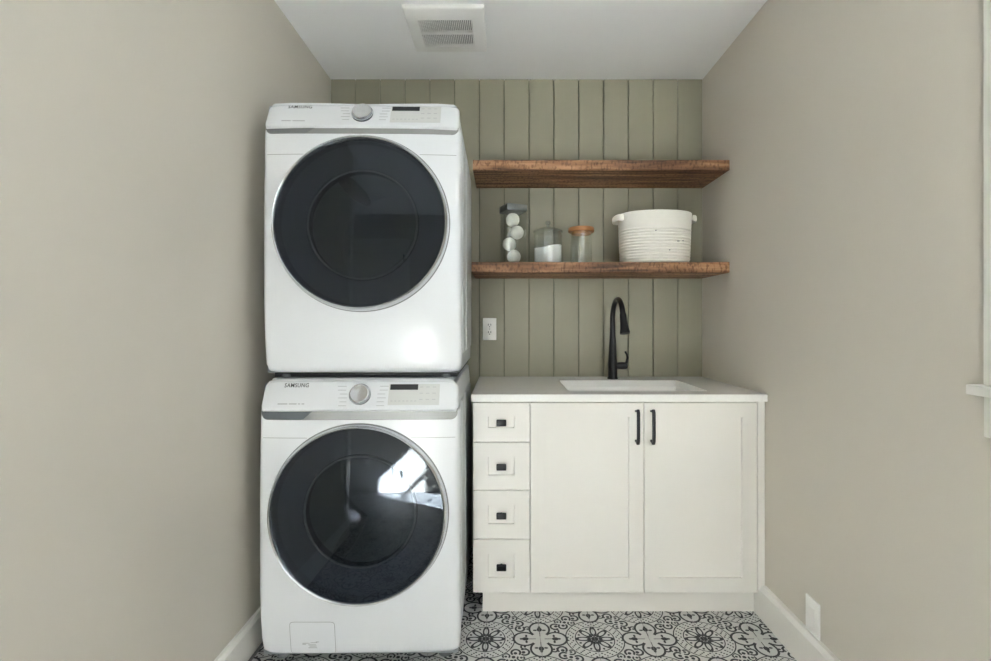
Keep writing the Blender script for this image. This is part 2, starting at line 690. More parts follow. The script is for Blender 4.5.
def baseboard(name, x0, x1, y0, y1, face, H, label):
    # face: +1 room lies towards +x, -1 room lies towards -x
    bm = bmesh.new()
    t = abs(x1 - x0)
    prof = [(0, 0), (t, 0), (t, H - .014), (t * 0.75, H - .008), (t * 0.55, H), (0, H)]
    xw = x0 if face > 0 else x1
    rings = [[(xw + face * px, yy, pz) for px, pz in prof] for yy in (y0, y1)]
    skin_rings(bm, rings, True, True, True)
    if face < 0:                # low run under the cabinet to the toe kick
        box(bm, x0, x1, y1, 2.0375, 0, ZB_CAB - .001)
    return struct(obj(name, bm, 'trim', smooth=30), label, 'baseboard')


baseboard('baseboard_left', XL, XL + .020, JOG, YB - .002, 1, .116, 'white painted baseboard along the left wall')
baseboard('baseboard_right', XR - .026, XR, YR, 1.995, -1, .128, 'white painted baseboard along the right wall')

# window on the right wall
win = bpy.data.objects.new('window_1', None)
C.objects.link(win)
struct(win, 'white framed window at the right edge, only its casing in view', 'window')
CW = 0.089
for nm, a in (('casing', (XR - .019, XR, WY1, WY1 + CW, WZ0, WZ1)), ('casing', (XR - .019, XR, WY0 - CW, WY0, WZ0, WZ1)),
              ('casing', (XR - .022, XR, WY0 - CW - .01, WY1 + CW + .01, WZ1, WZ1 + .11)),
              ('stool', (XR - .040, XR + .06, WY0 - CW - .018, WY1 + CW + .018, WZ0 - .022, WZ0 - .0005)),
              ('apron', (XR - .018, XR, WY0 - CW, WY1 + CW, .934, WZ0 - .0225))):
    obj(nm, bx(*a, bevel=.002, seg=2), 'trim', win)
bm = bmesh.new()
for a in ((WY0, WY0 + .045, WZ0, WZ1), (WY1 - .045, WY1, WZ0, WZ1), (WY0 + .045, WY1 - .045, WZ0, WZ0 + .05),
          (WY0 + .045, WY1 - .045, WZ1 - .05, WZ1), (WY0 + .045, WY1 - .045, 1.575, 1.615)):
    box(bm, XR + .075, XR + .115, a[0], a[1], a[2], a[3])
obj('sash', bm, 'trim', win, smooth=0)
obj('pane', bx(XR + .093, XR + .097, WY0 + .045, WY1 - .045, WZ0 + .05, 1.575), 'pane', win, smooth=0)
obj('pane', bx(XR + .093, XR + .097, WY0 + .045, WY1 - .045, 1.615, WZ1 - .05), 'pane', win, smooth=0)

fill_win = bpy.data.objects.new('fill_window', None)  # unseen window, added to light the view from behind the camera
C.objects.link(fill_win)
struct(fill_win, 'white framed window added behind the camera for fill light', 'window')
for nm, a in (('casing', (RX0 - CW, RX0, YR, YR + .019, RZ0, RZ1)), ('casing', (RX1, RX1 + CW, YR, YR + .019, RZ0, RZ1)),
              ('casing', (RX0 - CW, RX1 + CW, YR, YR + .022, RZ1, RZ1 + .1)), ('stool', (RX0 - CW, RX1 + CW, YR - .04, YR + .04, RZ0 - .022, RZ0 - .0005)),
              ('apron', (RX0 - CW, RX1 + CW, YR, YR + .018, RZ0 - .11, RZ0 - .0225))):
    obj(nm, bx(*a, bevel=.002, seg=2), 'trim', fill_win)
bm = bmesh.new()
for a in ((RX0, RX0 + .045, RZ0, RZ1), (RX1 - .045, RX1, RZ0, RZ1), (RX0 + .045, RX1 - .045, RZ0, RZ0 + .05), (RX0 + .045, RX1 - .045, RZ1 - .05, RZ1)):
    box(bm, a[0], a[1], YR - .09, YR - .05, a[2], a[3])
obj('sash', bm, 'trim', fill_win, smooth=0)
obj('pane', bx(RX0 + .045, RX1 - .045, YR - .072, YR - .068, RZ0 + .05, RZ1 - .05), 'pane', fill_win, smooth=0)

# corner trim and white door behind the camera, mirrored in the appliance doors
struct(obj('trim_1', bx(XL - .002, XL + .016, JOG - .016, JOG + .075, .117, ZC - .001, .002), 'trim'), 'white corner trim where the left wall ends', 'trim')
dr = bpy.data.objects.new('door_1', None)
C.objects.link(dr)
dr.location = (-1.02, YR, 0)
struct(dr, 'white panelled door in the wall behind the camera', 'door')
bm = bmesh.new()
box(bm, -.38, .38, .012, .045, .012, 2.03)
for (x0, x1, z0, z1) in ((-.38, -.27, .012, 2.03), (.27, .38, .012, 2.03), (-.27, .27, .012, .22), (-.27, .27, .98, 1.10), (-.27, .27, 1.92, 2.03)):
    box(bm, x0, x1, .045, .056, z0, z1)
obj('door_leaf', bm, 'trim', dr, smooth=0)
for (x0, x1, z0, z1) in ((-.46, -.385, 0, 2.11), (.385, .46, 0, 2.11), (-.385, .385, 2.036, 2.11)):
    obj('casing', bx(x0, x1, .0, .02, z0, z1, bevel=.002), 'trim', dr)
for z in (.25, 1.05, 1.85):
    obj('hinge', bx(.374, .392, .02, .064, z - .045, z + .045, bevel=.002), 'black_metal', dr)
bm = bmesh.new()
lathe(bm, [(.026, .056), (.026, .062), (.010, .066), (.010, .09), (.024, .098), (.028, .112), (.020, .124), (.002, .127)], 20, -.32, .98, axis='y', cap0=True, cap1=True)
obj('door_knob', bm, 'black_metal', dr)

# ------------------------------------------------------------------ ceiling vent
VX, VY = -0.245, 2.173
vent = thing('ceiling_vent', 'white square exhaust fan grille on the ceiling', 'vent', (VX, VY, ZC))
bm = bmesh.new()
H2 = 0.165
GX, GY = 0.112, 0.100


def sq(h, z, k=0.0):
    return [(-h, -h, z), (h, -h, z), (h, h, z), (-h, h, z)]


rings = [sq(H2, 0), sq(H2, -.010), sq(H2 - .003, -.015), sq(H2 - .009, -.018), [(-GX, -GY, -.026), (GX, -GY, -.026), (GX, GY, -.026), (-GX, GY, -.026)],
         [(-GX, -GY, -.010), (GX, -GY, -.010), (GX, GY, -.010), (-GX, GY, -.010)]]
skin_rings(bm, rings)
obj('cover', bm, 'vent', vent, smooth=25)
obj('grille_backing', bx(-GX, GX, -GY, GY, -.011, -.009), 'vent_dark', vent, smooth=0)
obj('centre_bar', bx(-GX, GX, -.005, .005, -.0255, -.011), 'vent', vent, smooth=0)
sl = None
NS = 28
for row in (-1, 1):
    for k in range(NS):
        x = -GX + (k + .5) * 2 * GX / NS
        yc = row * (.005 + GY) / 2
        if sl is None:
            sl = obj('slat', bx(-.0020, .0020, -(GY - .005) / 2, (GY - .005) / 2, -.025, -.011), 'vent', vent, smooth=0, loc=(x, yc, 0))
        else:
            share(sl, 'slat', vent, (x, yc, 0))

# ceiling light behind the camera
lamp = thing('ceiling_light', 'round white flush ceiling light behind the camera', 'ceiling light', (0.42, -0.10, ZC))
bm = bmesh.new()
lathe(bm, [(.17, 0), (.17, -.025), (.155, -.03), (.152, -.02)], 48)
obj('rim', bm, 'trim', lamp)
bm = bmesh.new()
lathe(bm, [(.152, -.02), (.14, -.034), (.10, -.044), (.05, -.049), (.002, -.05)], 48, cap1=True)
obj('diffuser', bm, emission('lamp_diffuser', (1.0, 0.97, 0.98, 1), 7.0), lamp)

# ------------------------------------------------------------------ washer and dryer
AW = 0.343


def appliance(name, label, cat, loc, rz, H, zcp, zdoor, washer):
    t = thing(name, label, cat, loc, rz)
    D = 0.755
    fz = {True: .0330, False: .0198}[washer]
    yf = lambda x, z: 0.010 * ((z - .42) / .45) ** 2 + 0.010 * (x / AW) ** 4 + .018 * (max(0.0, .26 - z) / .26) ** 2
    R = 0.2995
    # outer shell
    bm = bmesh.new()
    fsd = rrect_sdf(0, 0, .336, (H - .008) / 2, (.022, .004, .004, .022))
    sec = []
    for a_ in angles(72, corner_angles(0, 0, -.336, .336, -(H - .008) / 2, (H - .008) / 2)):
        q_ = cast(fsd, 0, 0, a_)
        sec.append((q_ * math.cos(a_), q_ * math.sin(a_) + (H - .008) / 2))
    skin_rings(bm, [[(x_, y_, z_) for x_, z_ in sec] for y_ in (.035, D)], True, False, True)
    body = obj('body', bm, 'side', t, smooth=30)
    for s in (-1, 1):
        for yc_, hy_ in ((.185, .085), (.52, .19)):
            pb = panel(rrect_sdf(0, 0, hy_, .40, (.03,) * 4), (0, 0), angles(48), er=.0075, depth=.009, nr=2)
            for v in pb.verts:
                x, y, z = v.co
                v.co = (s * (.3440 - y - .0005), yc_ + x, .46 + z)
            obj('side_emboss', pb, 'side', body, smooth=30)
    # top lid lip
    obj('top_lid', bx(-.318, .318, .060, D + .002, H - .008, H + .001, bevel=.006, seg=3), 'side', body)
    # front panel with door opening
    top = zcp + .004
    hz = (top) / 2
    sdf = rrect_sdf(0, hz, AW, hz, (.008, .026, .026, .008))
    angs = angles(144, corner_angles(0, zdoor, -AW, AW, 0, top))
    fp = obj('front_panel', panel(sdf, (0, zdoor), angs, inner_r=R - .014, yfun=yf, er=.020, depth=.045, nr=14, inner_depth=.05), 'appliance', t, smooth=40)
    # fine horizontal seam either side of the door
    zs = zcp - .095
    for s in (-1, 1):
        bm = bmesh.new()
        x0 = math.sqrt(max(R * R - (zs - zdoor) ** 2, 0)) + .02
        pts = []
        for k in range(9):
            x = s * (x0 + (AW - .016 - x0) * k / 8)
            pts.append((x, yf(x, zs) + .0004, zs))
        tube(bm, pts, .0011, 6)
        obj('seam', bm, 'silver', fp)
    # handle band under the control panel
    bh = .034 if washer else .023
    zb0 = zcp - bh
    hzb = (bh + .006) / 2
    sdfb = rrect_sdf(0, zb0 + hzb, AW - .009, hzb, (.004, .022, .022, .004))
    ang_b = [math.atan2(math.sin(2 * PI * k / 160) * .05, math.cos(2 * PI * k / 160)) for k in range(160)]
    ang_b = sorted(a % (2 * PI) for a in ang_b)
    bp = panel(sdfb, (0, zb0 + hzb), ang_b, yfun=lambda x, z: yf(x, z) - .0025, er=.003, depth=.012, nr=4)
    band = obj('handle_band', bp, 'silver', t, smooth=40)
    # pull recess: its shade painted as a darker left end with slanted cut
    bm = bmesh.new()
    xs = [-.333 + (-.150 + .333) * k / 24 for k in range(25)]
    lo, hi = [], []
    for x in xs:
        e = max(0.0, (-.311 - x)) / .022
        zl = zb0 + .0015 + .021 * (1 - math.sqrt(max(0, 1 - min(e, 1) ** 2)))
        zh = zb0 + bh + .004
        if x > -.190:
            zl = zb0 + .0015 + (x + .190) / .040 * (bh + .0015)
        lo.append((x, yf(x, zl) - .0036, zl))
        hi.append((x, yf(x, zh) - .0036, zh))
    rings = [hi, lo]
    skin_rings(bm, rings, False)
    geom = bmesh.ops.extrude_face_region(bm, geom=list(bm.faces))
    bmesh.ops.translate(bm, vec=(0, .004, 0), verts=[v for v in geom['geom'] if isinstance(v, bmesh.types.BMVert)])
    obj('pull_recess_shade', bm, 'charcoal_and_shade' if washer else 'grey_shade', band, smooth=30)
    # lip pieces above the band ends so that the band reads thinner there
    # control panel, sloping back
    h, rec = 0.101, 0.047
    al = math.atan2(rec, h)
    L = math.hypot(h, rec)
    hwp = .3355
    sdfc = rrect_sdf(0, L / 2, hwp, L / 2, (.026, .014, .014, .026))
    pc = panel(sdfc, (0, L / 2), angles(120, corner_angles(0, L / 2, -hwp, hwp, 0, L)), yfun=lambda x, z: 0.008 * (max(0, abs(x) - .285) / .055) ** 2, er=.009, depth=.05, nr=8)
    cp = obj('control_panel', pc, 'appliance', t, smooth=40, loc=(0, -.0015, zcp - .001), rot=(-al, 0, 0))
    k = L / h

    def P(wz):                   # height above the panel's lower edge on the photo -> along the slope
        return wz * k
    # knob
    zk = .051 * k
    bm = bmesh.new()
    lathe(bm, [(.036, -.0002), (.0368, -.003), (.0366, -.008)], 48, 0, zk, axis='y')
    obj('knob_collar', bm, 'charcoal_and_shade', cp)
    bm = bmesh.new()
    lathe(bm, [(.034, -.008), (.034, -.0145), (.0325, -.017), (.029, -.018), (.0275, -.0172), (.0003, -.0172)], 56, 0, zk, axis='y', cap1=True)
    obj('knob', bm, 'chrome', cp)
    # cycle marks round the knob
    src = {}
    for s, xa in ((-1, -.040), (1, .055)):
        for q in range(5 if not washer else 6):
            wl = (.030, .028, .026, .030, .024, .026)[q]
            zz = (.078 - .0125 * q) * k
            x0 = xa + s * (.004 + (.006 if q in (0, 1) else 0))
            obj('cycle_mark', bx(min(x0, x0 + s * wl), max(x0, x0 + s * wl), -.0006, .0004, zz - .0010, zz + .0010), 'pale_ink', cp, smooth=0)
    # display
    dx0, dx1 = .097, .272
    dz0, dz1 = .017 * k, .085 * k
    obj('display_film', bx(dx0, dx1, -.0010, .0008, dz0, dz1, bevel=.0003, seg=1), 'display', cp)
    obj('display_screen', bx(dx0 + .004, dx0 + .100, -.0018, .0002, .066 * k, .084 * k, bevel=.0003, seg=1), 'black', cp)
    for r_ in range(3):
        for q in range(3):
            xx = dx0 + .112 + q * .022
            zz = (.075 - r_ * .020) * k
            obj('touch_key', bx(xx - .006, xx + .006, -.0016, .0004, zz - .0011, zz + .0011), 'pale_ink', cp, smooth=0)
    for q in range(7):
        xx = dx0 + .012 + q * .0135
        zz = .030 * k
        obj('touch_key', bx(xx - .0035, xx + .0035, -.0016, .0004, zz - .0011, zz + .0011), 'pale_ink', cp, smooth=0)
    text_mesh('SAMSUNG', .083, .0150, 'ink', 'logo_lettering', cp, (-.222, -.0007, .0815 * k), bold=.012)
    for x0, x1 in (((-.276, -.244), (-.238, -.196)) if not washer else ((-.276, -.243), (-.238, -.212), (-.207, -.200), (-.195, -.186))):
        obj('fine_print', bx(x0, x1, -.0006, .0014, .020 * k, .0235 * k), 'pale_ink', cp, smooth=0)
    # door: chrome ring, smoked glass, inner bowl
    bm = bmesh.new()
    lathe(bm, [(R - .020, .016), (R, .014), (R + .004, .006), (R + .004, -.002), (R + .001, -.016), (R - .003, -.025), (R - .006, -.028),
               (R - .009, -.026), (R - .0105, -.020), (R - .012, -.010), (R - .020, .016)], 128, 0, 0, axis='y')
    door = obj('door', bm, 'chrome', t, smooth=50, loc=(0, 0, zdoor), rot=(-math.radians(1.5), 0, 0))
    door['label'] = 'round door with chrome ring'
    # shadow line round the ring, laid on as a grey strip
    bm = bmesh.new()
    rings = []
    for rr0, off in ((R + .0025, .003), (R + .0030, -.0006), (R + .0068, -.0006), (R + .0072, .003)):
        rings.append([(rr0 * math.cos(2 * PI * q / 128), yf(rr0 * math.cos(2 * PI * q / 128), zdoor + rr0 * math.sin(2 * PI * q / 128)) + off,
                       zdoor + rr0 * math.sin(2 * PI * q / 128)) for q in range(128)])
    skin_rings(bm, rings)
    obj('door_shadow_line', bm, 'grey_shade', t, smooth=40)
    # glass: gently domed, face tipped a little upwards
    RG = R - .0115
    tilt = math.radians(0.9)
    bm = bmesh.new()
    Rs = 4.5
    prof = []
    for q in range(15):
        r = RG * (1 - q / 14)
        prof.append((max(r, .0006), -.016 - (math.sqrt(Rs * Rs - r * r) - math.sqrt(Rs * Rs - RG * RG))))
    lathe(bm, prof, 96, 0, 0, axis='y', cap1=True)
    obj('door_glass', bm, 'door_glass', door, smooth=60, rot=(-tilt, 0, 0))
    # opaque dark mask ring behind the glass
    bm = bmesh.new()
    lathe(bm, [(RG + .004, .020), (.200, .022), (.188, .030), (.188, .060), (RG + .004, .062), (RG + .004, .020)], 96, 0, 0, axis='y')
    obj('mask_ring', bm, 'mask', door, smooth=40)
    # clear bowl pushed into the drum
    bm = bmesh.new()
    lathe(bm, [(.200, .024), (.186, .026), (.178, .034), (.172, .07), (.158, .12), (.138, .145), (.10, .157), (.05, .160), (.001, .161)], 72, 0, 0, axis='y', cap1=True)
    obj('bowl', bm, 'bowl', door, smooth=60)
    bm = bmesh.new()
    lathe(bm, [(.186, .021), (.190, .018), (.194, .021), (.190, .025), (.186, .021)], 72, 0, 0, axis='y')
    obj('bowl_rim', bm, 'gasket', door, smooth=60)
    # drum
    bm = bmesh.new()
    lathe(bm, [(.200, .065), (.215, .10), (.225, .11), (.25, .13), (.25, .55), (.24, .57), (.08, .60), (.001, .60)], 72, 0, zdoor - .01, axis='y', cap1=True)
    drum = obj('drum', bm, 'steel', t, smooth=45)
    for q in range(3):
        a = PI / 2 + .5 + q * 2 * PI / 3
        bm = bmesh.new()
        pts = [(.235 * math.cos(a), yy, zdoor - .01 + .235 * math.sin(a)) for yy in (.15, .25, .4, .52)]
        tube(bm, pts, [.018, .03, .03, .018], 10)
        obj('paddle', bm, 'gasket', drum)
    # feet
    for fx in (-.285, .285):
        for fy in (.085, .68):
            bm = bmesh.new()
            lathe(bm, [(.012, .002), (.012, -fz + .012), (.021, -fz + .010), (.023, -fz + .001), (.022, -fz)], 20, fx, fy, cap1=True)
            obj('foot', bm, 'gasket', t)
    if washer:
        # pump filter hatch, bottom left of the front
        hx0, hx1, hz0, hz1 = -.238, -.083, .006, .126
        hc = ((hx0 + hx1) / 2, (hz0 + hz1) / 2)
        sdfh = rrect_sdf(hc[0], hc[1], (hx1 - hx0) / 2, (hz1 - hz0) / 2, (.012,) * 4)
        sdfi = rrect_sdf(hc[0], hc[1], (hx1 - hx0) / 2 - .0016, (hz1 - hz0) / 2 - .0016, (.0105,) * 4)
        ah = angles(64, corner_angles(hc[0], hc[1], hx0, hx1, hz0, hz1))
        yh = lambda x, z: yf(x, z) + (max(0, .020 - z) ** 2) * 22
        obj('filter_hatch', panel(sdfi, hc, ah, yfun=lambda x, z: yh(x, z) - .0012, er=.0012, depth=.004, nr=4), 'appliance', fp, smooth=40)
        bm = panel(sdfh, hc, ah, inner_sdf=sdfi, yfun=lambda x, z: yh(x, z) - .0004, er=.0004, depth=.003, nr=2)
        obj('hatch_seam', bm, 'silver', fp, smooth=0)
        for (x0, x1, zz) in ((-.196, -.170, .048), (-.168, -.145, .050), (-.150, -.139, .053), (-.176, -.150, .042), (-.172, -.148, .037), (-.176, -.146, .031), (-.196, -.184, .044)):
            yy = yf(x0, zz) - .0017
            obj('print_mark', bx(x0, x1, yy, yy + .002, zz - .0013, zz + .0013), 'pale_ink', fp, smooth=0)
    else:
        obj('base_tray', bx(-.325, .325, .07, D - .02, -.0185, .0), 'black', t)
    return t


ROT = math.radians(0.8)
appliance('washing_machine', 'white front-loading washer standing on the tiled floor, lower of the stack', 'washing machine',
          (-0.4935, 1.695, .0330), ROT, .9485, .8475, .4965, True)
appliance('tumble_dryer', 'white front-loading dryer stacked on top of the washer', 'dryer',
          (-0.4925, 1.722, 1.0025), ROT, .946, .852, .518, False)

# ------------------------------------------------------------------ base cabinets
CF = 2.000                      # door faces
ZT, ZB = .8570, .0960
XD0, XD1 = -.1255, .1045
XE1 = 1.0135


def shaker(w, h, fr_x, fr_z, t=.020, rec=.009):
    """front in xz plane, face at y=0, centre at the origin; one mesh: frame with a sunk centre panel"""
    bm = bmesh.new()
    def rect(a, b, y):
        return [(-a, y, -b), (a, y, -b), (a, y, b), (-a, y, b)]
    a, b = w / 2, h / 2
    ia, ib = a - fr_x, b - fr_z
    rings = [rect(a, b, t), rect(a, b, .0012), rect(a - .0012, b - .0012, 0), rect(ia, ib, 0), rect(ia - .0010, ib - .0010, rec), ]
    skin_rings(bm, rings, True, True, True)
    return bm


dcab = thing('drawer_cabinet', 'narrow white base cabinet with four drawers beside the washer', 'cabinet', ((XD0 + XD1) / 2, CF, 0))
wd = XD1 - XD0
obj('body', bx(-wd / 2 + .001, wd / 2, .0215, .615, ZB, .8635), 'cabinet', dcab, smooth=0)
# drawer edges measured on the face, from the top
dz = [ZT, .6995, .5065, .3115, ZB]
for i in range(4):
    z1, z0 = dz[i] - (.0 if i == 0 else .0015), dz[i + 1] + .0015
    h = z1 - z0
    frz = .058 if i else .064
    d = obj('drawer', shaker(wd - .003, h, .061, frz if i else (h - .044) / 2), 'cabinet', dcab, smooth=0, loc=(0, 0, (z0 + z1) / 2))
    bm = bmesh.new()
    box(bm, -.0195, .0195, -.019, -.009, -.0128, .0128, .003, 3)
    lathe(bm, [(.006, .0092), (.006, -.010)], 12, 0, 0, axis='y')
    obj('knob', bm, 'black_metal', d)

scab = thing('sink_cabinet', 'wide white base cabinet with two doors under the sink', 'cabinet', ((XD1 + XE1) / 2, CF, 0))
ws = XE1 - XD1
bm = bmesh.new()
for a in ((-ws / 2 + .0005, -ws / 2 + .018, .0215, .615, ZB, .8635), (ws / 2 - .018, ws / 2, .0215, .615, ZB, .8635),
          (-ws / 2 + .018, ws / 2 - .018, .0215, .615, ZB, ZB + .018), (-ws / 2 + .018, ws / 2 - .018, .60, .615, ZB + .018, .8635),
          (-ws / 2 + .018, ws / 2 - .018, .0215, .04, .80, .8635)):
    box(bm, *a)
obj('body', bm, 'cabinet', scab, smooth=0)
# filler strip at the wall
obj('filler_strip', bx(ws / 2 + .002, XR - .0015 - (XD1 + XE1) / 2, .0, .020, ZB, .8635, bevel=.001, seg=1), 'cabinet', scab)
xm = .560 - (XD1 + XE1) / 2
for s, x0, x1 in ((-1, -ws / 2 + .0015, xm - .0015), (1, xm + .0015, ws / 2 - .0015)):
    w = x1 - x0
    d = obj('door', shaker(w, ZT - ZB, .058, .058), 'cabinet', scab, smooth=0, loc=((x0 + x1) / 2, 0, (ZT + ZB) / 2))
    hx = (-s) * (w / 2 - .031) if s < 0 else -(w / 2 - .031)
    hx = (w / 2 - .029) if s < 0 else -(w / 2 - .029)
    bm = bmesh.new()
    zc_, hl = .7645 - (ZT + ZB) / 2, .067
    # flat bow pull: feet on the door, bar standing off
    path = [(0, .002, hl - .008), (0, -.014, hl - .006), (0, -.024, hl - .001), (0, -.030, hl - .010), (0, -.031, hl - .03), (0, -.031, 0),
            (0, -.031, -hl + .03), (0, -.030, -hl + .010), (0, -.024, -hl + .001), (0, -.014, -hl + .006), (0, .002, -hl + .008)]
    nrm = []
    for i, p_ in enumerate(path):
        a = Vector(path[max(i - 1, 0)])
        b = Vector(path[min(i + 1, len(path) - 1)])
        dd = (b - a).normalized()
        nrm.append(Vector((1, 0, 0)).cross(dd).normalized())
    rings = []
    for p_, n_ in zip(path, nrm):
        p_ = Vector(p_)
        e = Vector((1, 0, 0))
        rings.append([tuple(p_ + e * .0062 * sx + n_ * .0042 * sy) for sx, sy in ((-1, -.6), (-.6, -1), (.6, -1), (1, -.6), (1, .6), (.6, 1), (-.6, 1), (-1, .6))])
    skin_rings(bm, rings, True, True, True)
    obj('handle', bm, 'black_metal', d, smooth=50, loc=(hx, 0, zc_))
tk = struct(obj('trim_2', bx(-.087, XR - .001, 2.038, 2.054, .0005, ZB - .001), 'cabinet', smooth=0),
            'white recessed toe kick under the base cabinets', 'toe kick')
tk['category'] = 'toe kick'

# worktop with sink cut-out
WX0, WX1, WY_0, WY_1, WZ, WT = -.1300, XR - .001, 1.980, YB - .001, .8930, .0290
SX0, SX1, SY0, SY1 = .270, .850, 2.075, 2.465
scx, scy = (SX0 + SX1) / 2, (SY0 + SY1) / 2


def plan_angs():
    return angles(96, corner_angles(scx, scy, WX0, WX1, WY_0, WY_1))


osdf = rrect_sdf((WX0 + WX1) / 2, (WY_0 + WY_1) / 2, (WX1 - WX0) / 2, (WY_1 - WY_0) / 2, (.0001,) * 4)
hsdf = rrect_sdf(scx, scy, (SX1 - SX0) / 2, (SY1 - SY0) / 2, (.018,) * 4)
pa = plan_angs()


def plan_ring(sdf, z, inset=0.0):
    out = []
    for a in pa:
        q = cast(sdf, scx, scy, a) - inset
        out.append((scx + q * math.cos(a), scy + q * math.sin(a), z))
    return out


bm = bmesh.new()
rings = [plan_ring(hsdf, WZ - WT), plan_ring(hsdf, WZ - .0015), plan_ring(hsdf, WZ, -.0015), plan_ring(osdf, WZ, .0018), plan_ring(osdf, WZ - .0018), plan_ring(osdf, WZ - WT)]
vr = skin_rings(bm, rings)
for i in range(len(pa)):
    j = (i + 1) % len(pa)
    bm.faces.new((vr[-1][i], vr[-1][j], vr[0][j], vr[0][i]))
tag(obj('worktop', bm, 'quartz', smooth=30), 'white quartz worktop over the base cabinets with a sink cut-out', 'worktop')

sink = thing('sink', 'white undermount sink set in the quartz worktop', 'sink', (scx, scy, WZ - WT))
bm = bmesh.new()


def rr(hx, hy, r, z, n=64):
    f = rrect_sdf(0, 0, hx, hy, (r,) * 4)
    out = []
    for k in range(n):
        a = 2 * PI * k / n
        q = cast(f, 0, 0, a)
        out.append((q * math.cos(a), q * math.sin(a), z))
    return out


hx, hy = (SX1 - SX0) / 2 + .006, (SY1 - SY0) / 2 + .006
rings = [rr(hx + .018, hy + .018, .03, -.001), rr(hx, hy, .02, -.001), rr(hx - .004, hy - .004, .02, -.012), rr(hx - .004, hy - .004, .02, -.020),
         rr(hx - .014, hy - .014, .02, -.022), rr(hx - .018, hy - .018, .03, -.17), rr(hx - .05, hy - .05, .03, -.198), rr(.06, .06, .059, -.203), rr(.045, .045, .0445, -.204)]
rings += [rr(.045, .045, .0445, -.214), rr(hx - .04, hy - .04, .03, -.210), rr(hx - .008, hy - .008, .03, -.17), rr(hx + .006, hy + .006, .03, -.014), rr(hx + .018, hy + .018, .03, -.012)]
vr = skin_rings(bm, rings)
for i in range(64):
    j = (i + 1) % 64
    bm.faces.new((vr[-1][i], vr[-1][j], vr[0][j], vr[0][i]))
obj('basin', bm, 'sink', sink, smooth=40)
bm = bmesh.new()
lathe(bm, [(.044, -.2035), (.040, -.2045), (.030, -.2085), (.001, -.2085)], 32, cap1=True)
obj('drain', bm, 'chrome', sink)

# faucet
FX, FY = .5485, 2.525
fau = thing('faucet', 'matte black pull-down kitchen faucet behind the sink', 'faucet', (FX, FY, WZ), math.radians(1))
bm = bmesh.new()
lathe(bm, [(.0265, .0), (.0265, .006), (.0235, .010), (.0230, .05), (.0235, .075), (.0215, .10), (.0175, .16), (.0140, .22), (.0125, .27)], 28, cap0=True, cap1=True)
obj('body', bm, 'black_metal', fau, smooth=50)
bm = bmesh.new()
pts, rad = [], []
AR = .092
for k in range(5):
    pts.append((0, 0, .26 + .046 * k / 4))
    rad.append(.0125)
for k in range(1, 21):
    a = PI * k / 20 * .93
    pts.append((0.005 * (k / 20), -AR + AR * math.cos(a),   .306 + AR * 1.0 * math.sin(a)))
    rad.append(.0125)
tube(bm, pts, rad, 16)
obj('neck', bm, 'black_metal', fau, smooth=60)
e = Vector(pts[-1])
d = (Vector(pts[-1]) - Vector(pts[-2])).normalized()
d = (d + Vector((0.02, 0.02, 0))).normalized()
bm = bmesh.new()
sp = [e - d * .004, e, e + d * .010, e + d * .042, e + d * .072, e + d * .090, e + d * .096]
tube(bm, sp, [.0125, .0145, .0155, .0165, .0200, .0235, .0225], 20)
spray = obj('spray_head', bm, 'black_metal', fau, smooth=50)
bm = bmesh.new()
tube(bm, [(.018, 0, .066), (.046, 0, .066), (.068, 0, .066), (.072, 0, .066)], [.0170, .0180, .0180, .0150], 20)
hub = obj('handle_hub', bm, 'black_metal', fau, smooth=50)
bm = bmesh.new()
tube(bm, [(.064, 0, .070), (.071, -.002, .087), (.074, -.004, .107), (.070, -.008, .124), (.060, -.014, .138)], [.0075, .0065, .0055, .005, .0045], 12)
obj('lever', bm, 'black_metal', fau, smooth=60)

# ------------------------------------------------------------------ shelves
def shelf(label, x0, z0, z1):
    bm = bmesh.new()
    nx = 48
    y0, y1 = 2.315, YB - .001
    rings = []
    b = .003
    for k in range(nx + 1):
        x = x0 + (XR - .0005 - x0) * k / nx
        j = lambda: random.uniform(-.0010, .0010)
        rings.append([(x, y0 + j(), z0 + b), (x, y0 + b, z0 + j() * .6), (x, y1, z0), (x, y1, z1), (x, y0 + b, z1 + j() * .4), (x, y0 + j(), z1 - b)])
    skin_rings(bm, rings, True, True, True)
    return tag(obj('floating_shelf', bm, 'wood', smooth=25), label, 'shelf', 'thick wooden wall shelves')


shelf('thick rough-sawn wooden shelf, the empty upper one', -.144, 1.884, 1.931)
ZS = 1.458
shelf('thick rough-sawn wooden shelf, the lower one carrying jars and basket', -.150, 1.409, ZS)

# square glass canister with wool balls
S = .0520
can = thing('glass_canister', 'tall square glass canister with a metal lid holding wool balls', 'canister', (.0445, 2.44, ZS + .0004), math.radians(22))
bm = bmesh.new()
rings = [rr(S - .002, S - .002, .008, .0, 32), rr(S, S, .009, .004, 32), rr(S, S, .009, .250, 32), rr(S - .003, S - .003, .008, .256, 32),
         rr(S - .006, S - .006, .006, .254, 32), rr(S - .0035, S - .0035, .006, .248, 32), rr(S - .0035, S - .0035, .006, .009, 32), rr(S - .006, S - .006, .005, .006, 32)]
skin_rings(bm, rings, True, True, True)
obj('glass_body', bm, 'glass', can, smooth=40)
bm = bmesh.new()
rings = [rr(S + .001, S + .001, .008, .2563, 32), rr(S + .002, S + .002, .008, .259, 32), rr(S + .002, S + .002, .008, .284, 32), rr(S, S, .007, .287, 32)]
skin_rings(bm, rings, True, True, True)
obj('lid', bm, 'lid_metal', can, smooth=40)
ballspots = ((.0040, -.0017, .0402, 'bottom'), (-.0180, .0076, .1027, 'second from the bottom'), (.0180, -.0076, .1570, 'third from the bottom'), (-.0020, .0008, .2202, 'topmost'))
BR = .0333
ws_ = {'bottom': 'lowest', 'topmost': 'topmost'}
